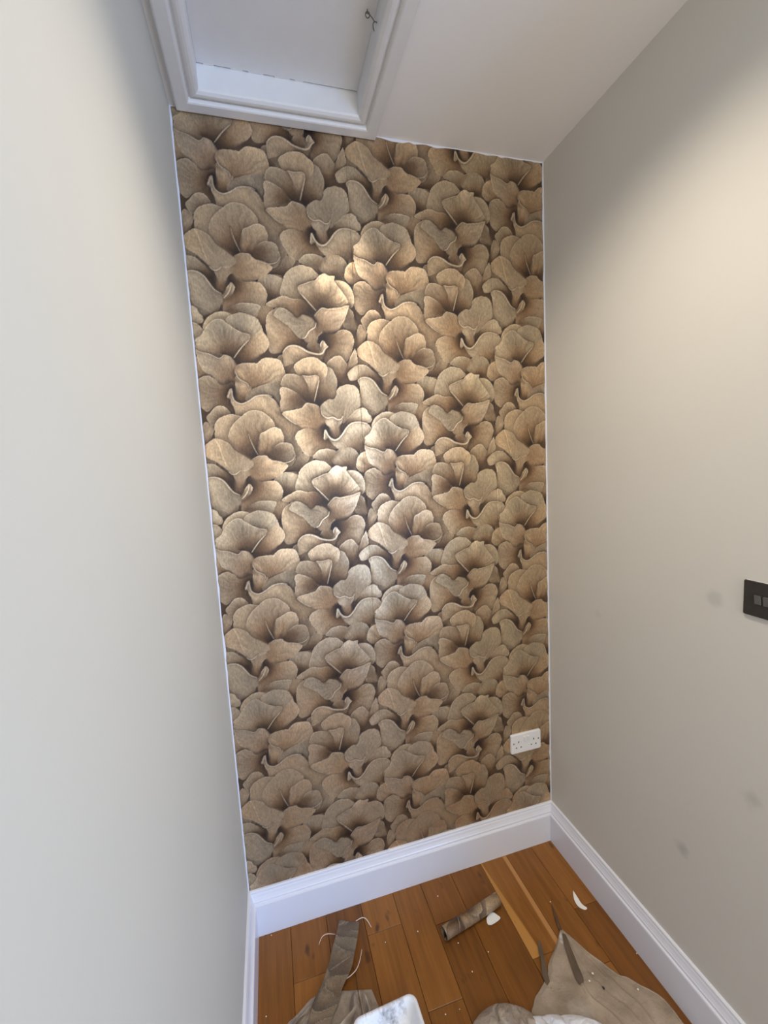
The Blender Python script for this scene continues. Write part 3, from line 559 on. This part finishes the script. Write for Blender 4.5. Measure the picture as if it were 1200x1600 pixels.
# ------------------------------------------------------------------ wallpaper
CANVAS = paint_print(W*1000, H*1000, FLOWERS)
def sample(u, z):
    """print colour at wall coordinates in metres"""
    x = np.clip(u*1000/PXM-.5, 0, CANVAS.shape[1]-1.001); y = np.clip(z*1000/PXM-.5, 0, CANVAS.shape[0]-1.001)
    i, j = x.astype(int), y.astype(int); fx, fy = (x-i)[..., None], (y-j)[..., None]
    return (CANVAS[j, i]*(1-fx)+CANVAS[j, i+1]*fx)*(1-fy)+(CANVAS[j+1, i]*(1-fx)+CANVAS[j+1, i+1]*fx)*fy
wallpaper = empty('wallpaper', (W/2, 0, S), 'brown and cream wallpaper printed with overlapping petals on the end wall', 'wallpaper')
def strip(u0, u1, z0, z1, topcut, leftcut, rightcut):
    du = .0022; nu, nz = int((u1-u0)/du)+2, int((z1-z0)/du)+2
    U, Z = np.meshgrid(np.linspace(0, 1, nu), np.linspace(z0, z1, nz)); zt = (Z-z0)/(z1-z0)
    rng = np.random.default_rng(int(u0*100)+1)
    def wob(n, a, k): r = rng.normal(size=k)*a; return np.interp(np.linspace(0, 1, n), np.linspace(0, 1, k), r)
    a = u0+np.abs(wob(nz, leftcut, 70))[:, None]; b = u1-np.abs(wob(nz, rightcut, 70))[:, None]
    X = a+(b-a)*U; Z = Z-(zt > .97)*((zt-.97)/.03)*np.abs(wob(nu, topcut, 14))[None]
    Y = np.full_like(X, -.0011); Y += .00025*np.sin(X*23+Z*3)*np.sin(Z*17)
    Y[0, :] = Y[-1, :] = -.0001; Y[:, 0] = -.0007; Y[:, -1] = -.0007
    col = sample(X, Z); N = nu*nz
    col[:, 0] *= .72; col[:, -1] *= .72          # the cut edge of the paper
    me = bpy.data.meshes.new('wallpaper_strip'); me.vertices.add(N)
    me.vertices.foreach_set('co', np.stack([X-W/2, Y, Z-S], -1).ravel().astype(np.float32))
    I = np.arange(N).reshape(nz, nu); q = np.stack([I[:-1, :-1], I[:-1, 1:], I[1:, 1:], I[1:, :-1]], -1).reshape(-1, 4); F = len(q)
    me.loops.add(4*F); me.loops.foreach_set('vertex_index', q.ravel().astype(np.int32)); me.polygons.add(F)
    me.polygons.foreach_set('loop_start', np.arange(0, 4*F, 4, dtype=np.int32)); me.update(calc_edges=True)
    ca = me.color_attributes.new('print', 'FLOAT_COLOR', 'POINT'); c = np.ones((N, 4), np.float32); c[:, :3] = col.reshape(-1, 3)
    ca.data.foreach_set('color', c.ravel()); me.shade_smooth()
    return link('wallpaper_strip', me, PRINT, parent=wallpaper)
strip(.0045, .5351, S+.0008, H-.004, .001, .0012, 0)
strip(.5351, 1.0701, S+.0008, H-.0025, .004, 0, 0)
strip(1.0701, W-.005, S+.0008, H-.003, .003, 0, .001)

# ------------------------------------------------------------------ loft hatch
hatch = empty('loft_hatch', ((OX0+OX1)/2, (OY0+OY1)/2, H), 'white panelled loft hatch with moulded frame in the ceiling', 'hatch')
HO = hatch.location
FW = .074
FP = [(0,.0),(0,-.003),(.003,-.0075),(.010,-.0125),(.017,-.0135),(.024,-.0115),(.029,-.0065),(.0315,-.0055),(.033,-.013),(.0355,-.0175),(.039,-.0195),(.068,-.0195),(.072,-.018),(FW,-.014),(FW,0)]   # distance out from the opening, height below the ceiling
def frame_side(p, q, n):
    bm = bmesh.new(); p, q, n = Vector(p+(0,)), Vector(q+(0,)), Vector(n+(0,)); d = (q-p).normalized(); ra, rb = [], []
    for w, z in FP:
        ra.append(bm.verts.new(p+n*w-d*w+Vector((0,0,H+z))-HO)); rb.append(bm.verts.new(q+n*w+d*w+Vector((0,0,H+z))-HO))
    k = len(FP)
    for i in range(k): bm.faces.new((ra[i], ra[(i+1) % k], rb[(i+1) % k], rb[i]))
    bm.faces.new(ra[::-1]); bm.faces.new(rb); return from_bm('frame_moulding', bm, SATIN, parent=hatch)
frame_side((OX0,OY1), (OX1,OY1), (0,1)); frame_side((OX1,OY0), (OX0,OY0), (0,-1)); frame_side((OX1,OY1), (OX1,OY0), (1,0)); frame_side((OX0,OY0), (OX0,OY1), (-1,0))
HD = .062
def hbox(name, b, m, bev=0): 
    x0, x1, y0, y1, z0, z1 = b; return box(name, (x0-HO.x, x1-HO.x, y0-HO.y, y1-HO.y, z0-HO.z, z1-HO.z), m, bev, parent=hatch)
for b in ((OX0-.003, OX1+.003, OY1, OY1+.003, H, H+.125), (OX0-.003, OX1+.003, OY0-.003, OY0, H, H+.125), (OX0-.003, OX0, OY0, OY1, H, H+.125), (OX1, OX1+.003, OY0, OY1, H, H+.125)):
    hbox('lining_board', b, SATIN)
hbox('hatch_panel', (OX0, OX1, OY0+.003, OY1-.0035, H+HD, H+HD+.02), SATIN, .001)
hbox('dark_loft_cover', (OX0-.01, OX1+.01, OY0-.01, OY1+.01, H+.126, H+.132), DARKV)  # added dark slab, shuts light out above the panel and its gap
for u0, u1 in ((.10,.13), (.175,.21), (.225,.268), (.30,.345), (.36,.385)):      # paint bridging the gap at the panel's edge
    bb = hbox('paint_bridge', (u0+.012, u1+.012, OY1-.004, OY1+.0005, H+HD-.0003, H+HD+.012), SATIN)
# hook and eye latch
def hv(x, y, z): return (x-HO.x, y-HO.y, z-HO.z)
bm = bmesh.new(); ex, ey, ez = .546, -.322, H+HD
ring = [hv(ex-.004+.0055*math.cos(a), ey-.004*math.sin(a)*.5, ez-.0125+.0055*math.sin(a)) for a in np.linspace(math.pi/2, 2.45*math.pi, 20)]
tube(bm, [hv(ex-.004, ey, ez+.004), hv(ex-.004, ey, ez-.004)]+ring, .0013)
from_bm('screw_eye', bm, STEEL, parent=hatch, smooth=True)
bm = bmesh.new()
pts = curve([hv(ex-.009, ey-.004, ez-.012), hv(ex-.004, ey-.007, ez-.0165), hv(ex+.001, ey-.004, ez-.015), hv(ex+.008, ey-.002, ez-.020), hv(ex+.0135, ey-.001, ez-.025)], 6)
tube(bm, [tuple(p) for p in pts], .0013)
from_bm('latch_hook', bm, STEEL, parent=hatch, smooth=True)
bm = bmesh.new()
pts = curve([hv(OX1+.001, ey, ez-.027), hv(OX1-.004, ey, ez-.024), hv(OX1-.0085, ey+.003, ez-.026), hv(OX1-.0085, ey+.007, ez-.031), hv(OX1-.006, ey+.008, ez-.040)], 6)
tube(bm, [tuple(p) for p in pts], .0013)
from_bm('screw_eye', bm, STEEL, parent=hatch, smooth=True)

# ------------------------------------------------------------------ double socket
sx, sz = 1.1007+.073, .4433+.043
sock = empty('double_socket', (sx, -.001, sz), 'white double switched power socket low on the papered wall', 'socket')
bm = bmesh.new(); plate(bm, .146, .086, .0095, .006, .003); from_bm('face_plate', bm, PLASTIC, parent=sock)
for xx in (-.0085, .0085):
    bm = bmesh.new(); add_box(bm, -.0052, .0052, -.003, 0, -.0105, .0105, bev=.0012)
    for v in bm.verts:
        if v.co.y < -.001: v.co.y -= .0018*(v.co.z > 0)
    o = from_bm('rocker_switch', bm, PLASTIC, parent=sock); o.location = (xx, -.0092, .0185)
def slot(x, z, w, h):
    bm = bmesh.new(); add_box(bm, -w/2, w/2, -.0012, 0, -h/2, h/2, bev=.0004, seg=1); o = from_bm('pin_hole', bm, SLOT, parent=sock); o.location = (x, -.0088, z)
for c in (-.0365, .0365):
    slot(c, .0075, .0042, .0085); slot(c-.0111, -.0165, .0066, .0045); slot(c+.0111, -.0165, .0066, .0045)
for xx in (-.0603, .0603):
    bm = bmesh.new(); bmesh.ops.create_cone(bm, segments=12, radius1=.0034, radius2=.0034, depth=.0012, cap_ends=True, matrix=Matrix.Rotation(math.pi/2, 4, 'X'))
    o = from_bm('plate_screw', bm, STEEL, parent=sock); o.location = (xx, -.0092, .004)

# ------------------------------------------------------------------ light switch on the right wall (its plate is built facing -y and turned to face -x)
sw = empty('light_switch', (W, -.8023, 1.3342), 'anthracite metal light switch plate with nickel rockers on the right wall', 'light switch')
sw.rotation_euler = (0, 0, -math.pi/2)
bm = bmesh.new(); plate(bm, .0862, .0862, .0058, .0035, .0016); from_bm('face_plate', bm, BRONZE, parent=sw)
bm = bmesh.new(); plate(bm, .0868, .0868, .0016, .004, .0005); from_bm('lit_edge_plate', bm, PLASTIC, parent=sw)  # added white back plate, its rim imitates the lit top edge
for xx in (-.0093, .0093):
    bm = bmesh.new(); add_box(bm, -.0086, .0086, -.0012, 0, -.0128, .0128, bev=.0003, seg=1)
    o = from_bm('rocker_surround', bm, SLOT, parent=sw); o.location = (xx, -.0050, 0)
    bm = bmesh.new(); add_box(bm, -.0073, .0073, -.004, 0, -.0112, .0112, bev=.0008)
    for v in bm.verts:
        if v.co.y < -.001: v.co.y += -.0016*(v.co.z/.011)
    o = from_bm('rocker_switch', bm, ROCKER, parent=sw); o.location = (xx, -.0058, 0)

# ceiling downlight fitting (above the frame)
dl = empty('downlight', (.705, -.72, H), 'round white recessed downlight in the ceiling', 'light')
bm = bmesh.new(); r0 = [[bm.verts.new((r*math.cos(a), r*math.sin(a), z)) for a in np.linspace(0, 2*math.pi, 33)[:-1]] for r, z in ((.052,0),(.051,-.003),(.046,-.005),(.040,-.004),(.038,0))]
for a, b in zip(r0, r0[1:]):
    for j in range(32): bm.faces.new((a[j], a[(j+1) % 32], b[(j+1) % 32], b[j]))
from_bm('trim_ring', bm, PLASTIC, parent=dl, smooth=True)

# ------------------------------------------------------------------ things on the floor
nr = lambda s: np.random.default_rng(s)
def ridge(x, c, w): return np.exp(-((x-c)/w)**2)
LABELS = {}
def cloth_noise(seed, n=5):
    g = nr(seed); k = [(g.uniform(2, 9), g.uniform(2, 9), g.uniform(0, 6), g.uniform(.4, 1)) for _ in range(n)]
    return lambda s, t: sum(a*np.sin(f*s*2+h*t+p) for f, h, p, a in k)/n
# the flat dust sheet with the pointed corner
n1 = cloth_noise(1)
def h_sheet(s, t):
    edge = np.minimum(np.minimum(s, 1-s)*9, 1)
    fall = lambda k: np.clip(1-k*s, 0, 1)
    z = .0035+.0035*edge*(1+n1(s, t))+.003*edge*ridge(s, .07, .05)
    z = z+.022*edge*ridge(t+.30*s, .49, .020)*fall(1.9)+.020*edge*ridge(t-.12*s, .405, .013)*fall(3)-.006*edge*ridge(t+.1*s, .445, .014)*fall(2.5)
    z = z+.026*ridge(t+.2*s, .60, .04)*fall(1.7)*edge+.007*edge*ridge(s-.30*t, .40, .015)*(t > .2)+.005*edge*ridge(s+.12*t, .82, .014)+.006*edge*ridge(s-.5*t, .16, .012)*np.clip(t*4-1, 0, 1)
    z = .004+(z-.004)*(1-.8*np.clip((t-.55)*6, 0, 1))
    z = z+.004*edge*ridge(s+.5*t, .95, .012)-.004*edge*ridge(s-.2*t, .62, .01)
    return z
sheet = loft('dust_sheet', SHEET_L+[(.862,-.57),(.885,-.66),(.90,-.82),(.90,-1.05)], SHEET_R+[(1.255,-.75),(1.25,-.9),(1.22,-1.08)], 120, 90, h_sheet, TIPSHEET, .0015,
     label='beige cotton dust sheet with a pointed corner on the boards by the right wall', cat='dust sheet')
# hem along the right edge
hem = resample(SHEET_R, 40); bm = bmesh.new(); tube(bm, [(x-.004, y-.002, .0045) for x, y in hem], .0022, 6); from_bm('hem', bm, SHEET, parent=sheet, smooth=True)
# the bunched roll of sheet at its left
n2 = cloth_noise(2)
def h_mound(s, t):
    d = np.clip(1-(2*s-1)**2, 0, 1)**.5*np.clip(t/.35, 0, 1)**.6
    return .004+d*(.030+.006*n2(s, t))-.019*d*ridge(s-.55*t, .18, .022)-.012*d*ridge(s+.3*t, .82, .018)-.010*d*ridge(s-.2*t, .55, .016)+.006*d*ridge(s-.5*t, .10, .05)
loft('bunched_dust_sheet', MOUND_L+[(.645,-.53),(.66,-.62),(.70,-.75)], MOUND_R+[(.875,-.60),(.87,-.68),(.84,-.76)], 60, 60, h_mound, GREY, .002,
     label='bunched grey beige dust sheet lying in front of the white tray and flat sheet', cat='dust sheet')
n3 = cloth_noise(3)
def h_rag(s, t):
    d = np.clip(1-(2*s-1)**2, 0, 1)**.5*np.clip(t/.3, 0, 1)**.5
    return .018+d*(.032+.012*n3(s, t))-.022*d*ridge(s, .26, .05)-.014*d*ridge(s+.5*t, .62, .035)
loft('white_rag', RAG_L+[(.83,-.60),(.86,-.68)], RAG_R+[(1.02,-.66),(.98,-.73)], 50, 60, h_rag, RAG, .002,
     label='crumpled white cotton rag on top of the beige dust sheet', cat='rag')
# sheet under the hanging strip of paper, at the left
n4 = cloth_noise(4)
def h_left(s, t):
    e = np.minimum(np.minimum(s, 1-s)*8, 1)*np.minimum(t*9, 1)
    return .003+e*(.010+.004*n4(s, t))+.012*e*ridge(s+.25*t, .30, .04)-.007*e*ridge(s+.18*t, .40, .02)+.024*e*ridge(s-.10*t, .66, .045)-.009*e*ridge(s-.16*t, .74, .018)+.020*e*ridge(s-.30*t, .80, .03)-.009*e*ridge(s+.10*t, .90, .018)+.008*e*ridge(s, .10, .025)-.008*e*ridge(s+.2*t, .20, .018)+.010*e*ridge(s-.05*t, .16, .012)
loft('soiled_dust_sheet', LEFT_L+[(.08,-.38),(.06,-.55),(.09,-.66)], LEFT_R[:3]+[(.395,-.392),(.30,-.43),(.285,-.54),(.27,-.66)], 80, 80, h_left, GREY, .0015,
     label='creased soiled dust sheet under the strip of petal wallpaper at the left', cat='dust sheet')
# white plastic tray, one corner in view
tray = empty('paste_tray', (.413, -.592, 0), 'scuffed white plastic tray lying on the floor at the bottom edge', 'tray')
tray.rotation_euler = (0, 0, math.radians(2.5))
def rrect(w, l, r, n=6):
    out = []
    for cx, cy, a0 in ((w/2-r, l/2-r, 0), (-w/2+r, l/2-r, 90), (-w/2+r, -l/2+r, 180), (w/2-r, -l/2+r, 270)):
        for i in range(n+1):
            a = math.radians(a0+90*i/n); out.append((cx+r*math.cos(a), cy+r*math.sin(a)))
    return out
bm = bmesh.new(); rings = []
for ins, z, r in ((.026,.003,.012),(.024,.0015,.014),(.006,.046,.022),(.003,.0495,.024),(0,.050,.025),(-.002,.052,.026),(0,.054,.025),(.004,.0545,.024),(.008,.053,.022),(.011,.049,.020),(.026,.012,.014),(.031,.006,.012)):
    rings.append([bm.verts.new((x, y, z)) for x, y in rrect(.20-2*ins, .40-2*ins, r)])
for a, b in zip(rings, rings[1:]):
    for i in range(len(a)): bm.faces.new((a[i], a[(i+1) % len(a)], b[(i+1) % len(a)], b[i]))
bm.faces.new(rings[0][::-1]); bm.faces.new(rings[-1])
from_bm('tray_body', bm, TRAYM, parent=tray, smooth=True)
# long strip of the same paper
n5 = cloth_noise(5)
loft('wallpaper_offcut', STRIP_L+[(.15,-.42),(.13,-.52)], STRIP_R+[(.23,-.42),(.21,-.53)], 150, 40,
     lambda s, t: .006+.020*np.clip(t/.25, 0, 1)+.012*np.clip((t-.5)/.3, 0, 1)+.004*n5(s*.4, t*1.5)+.004*(s-.5)**2*4, PRINT, .0006,
     colour=lambda s, t, P: sample(.645+.07*s, 2.62-.62*t)*.30+np.array((.075,.060,.045)),
     label='long flat offcut strip of petal wallpaper lying from the skirting over the soiled sheet', cat='wallpaper offcut')
# rolled offcut
a, b = Vector(ROLL[0]+(.0225,)), Vector(ROLL[1]+(.0225,)); d = (b-a).normalized(); side = Vector((0,0,1)).cross(d); up = Vector((0,0,1))
nA, nL = 90, 120; V = []; cols_ = []
for j in range(nL):
    p = a+(b-a)*(j/(nL-1))
    for i in range(nA):
        k = i/(nA-1); th = math.radians(250)-k*math.radians(360*2.1); r = .0215-.004*k
        r *= 1+.03*math.sin(3*th+j*.05)
        V.append(p+side*(r*math.cos(th))+up*(r*math.sin(th)))
F = [(j*nA+i, j*nA+i+1, (j+1)*nA+i+1, (j+1)*nA+i) for j in range(nL-1) for i in range(nA-1)]
me = bpy.data.meshes.new('wallpaper_roll'); me.from_pydata(V, [], F)
jj, ii = np.meshgrid(np.arange(nL)/(nL-1), np.arange(nA)/(nA-1), indexing='ij')
ca = me.color_attributes.new('print', 'FLOAT_COLOR', 'POINT'); c = np.ones((nL*nA, 4)); c[:, :3] = (sample(.62+.30*jj, 2.16-.283*ii)*.78).reshape(-1, 3); ca.data.foreach_set('color', c.ravel().astype(np.float32))
roll = link('wallpaper_roll', me, PRINT, smooth=True, label='small rolled up offcut of petal wallpaper lying on the floorboards', cat='wallpaper offcut')
so = roll.modifiers.new('thickness', 'SOLIDIFY'); so.thickness = .0004
# flat paper slivers: outline in metres, bent a little
def sliver(name, pts, z0, z1, m, label, cat, th=.0007, bend=0, group=None):
    q = curve(list(pts)+[pts[0]], 4)[:-1]; c = q.mean(0); bm = bmesh.new(); g = np.ptp(q, axis=0); ax = 1 if g[1] > g[0] else 0
    lo, hi = q[:, ax].min(), q[:, ax].max()
    def zz(p): t = (p[ax]-lo)/(hi-lo); return z0+(z1-z0)*t+bend*math.sin(math.pi*t)
    top = [bm.verts.new((x, y, zz((x, y))+th)) for x, y in q]; bot = [bm.verts.new((x, y, zz((x, y)))) for x, y in q]; n = len(q)
    bm.faces.new(top); bm.faces.new(bot[::-1])
    for i in range(n): bm.faces.new((top[i], bot[i], bot[(i+1) % n], top[(i+1) % n]))
    return from_bm(name, bm, m, label=label, cat=cat, group=group)
sliver('wallpaper_sliver', S1, .0145, .012, KRAFT, 'dark tapered wallpaper sliver lying on the dust sheet from its pointed corner', 'wallpaper offcut')
sliver('wallpaper_sliver', S2, .006, .003, KRAFT, 'dark pointed wallpaper sliver overlapping the left edge of the dust sheet', 'wallpaper offcut', bend=.004)
sliver('wallpaper_sliver', S3, .004, .001, BROWNP, 'thin brown wallpaper sliver on the boards above the sheet corner', 'wallpaper offcut', bend=.003)
sliver('paper_curl', CURL, .001, .002, PAPER, 'curved white paper sliver on the boards by the right skirting', 'paper scrap', bend=.004)
sliver('paper_scrap', SCRAP, .001, .002, PAPER, 'small rounded white paper scrap beside the rolled offcut', 'paper scrap', bend=.002)
def thread(name, pts, zs, r, m, label, cat):
    q = curve([(x, y, z) for (x, y), z in zip(pts, zs)], 8); n = len(q); rs = [r*(.35+.65*math.sin(math.pi*(.12+.76*i/(n-1)))) for i in range(n)]
    bm = bmesh.new(); tube(bm, [tuple(p) for p in q], rs, 6); return from_bm(name, bm, m, label=label, cat=cat, smooth=True)
thread('paper_thread', T1, (.002,.010,.012,.009), .0013, THREAD, 'pale curled paper thread left of the wallpaper strip', 'paper scrap')
thread('paper_thread', T2, (.010,.014,.012,.002), .0016, THREAD, 'pale arched paper thread at the top right of the wallpaper strip', 'paper scrap')
thread('paper_thread', T3, (.003,.010,.014,.020,.028), .0014, THREAD, 'long pale paper thread along the right edge of the wallpaper strip', 'paper scrap')
thread('paper_thread', T4, (.002,.006,.016,.022,.020), .0010, BROWNP, 'thin dark brown thread running down over the soiled sheet', 'paper scrap')
rf = nr(9)
def fleck(x, y, z, label, group, m=FLECK, r0=.0022):
    bm = bmesh.new(); n = 7; r = r0*rf.uniform(.7, 1.3)
    P = [(r*rf.uniform(.6, 1.1)*math.cos(a), r*rf.uniform(.6, 1.1)*math.sin(a)) for a in np.linspace(0, 2*math.pi, n+1)[:-1]]
    t = [bm.verts.new((px*.8, py*.8, .0010)) for px, py in P]; b = [bm.verts.new((px, py, 0)) for px, py in P]
    bm.faces.new(t); bm.faces.new(b[::-1])
    for i in range(n): bm.faces.new((t[i], b[i], b[(i+1) % n], t[(i+1) % n]))
    o = from_bm('paint_fleck', bm, m, label=label, cat='paint fleck', group=group); o.location = (x, y, z)
where = ['on the boards between the strip and the roll', 'on the boards under the back skirting, above the roll', 'right of the wallpaper strip, on the boards', 'just below the open end of the roll', 'on the bare boards above the bunched sheet',
  'below the small white scrap, on the boards', 'at the tip of the thin brown sliver', 'against the right skirting', 'on the boards right of the white tray, nearer the tray', 'on the boards right of the white tray, farther from it', 'by the left skirting at the bottom edge', 'in the left corner under the back skirting', 'touching the left edge of the flat dust sheet']
for (x, y), w in zip(FLECKS, where): fleck(x, y, .0002, 'tiny pale paint fleck '+w, 'paint flecks')
for x, y, w in ((1.0875,-.4922,'right of the dark sliver, upper of two'), (1.0627,-.506,'below the tip of the dark sliver'), (1.191,-.570,'near the right hem')):
    fleck(x, y, .0105, 'white paint fleck on the dust sheet '+w, 'paint flecks', r0=.0034)
fleck(1.0912, -.5348, .0110, 'dark oval speck on the middle of the dust sheet', 'paint flecks', m=SLOT, r0=.0042)
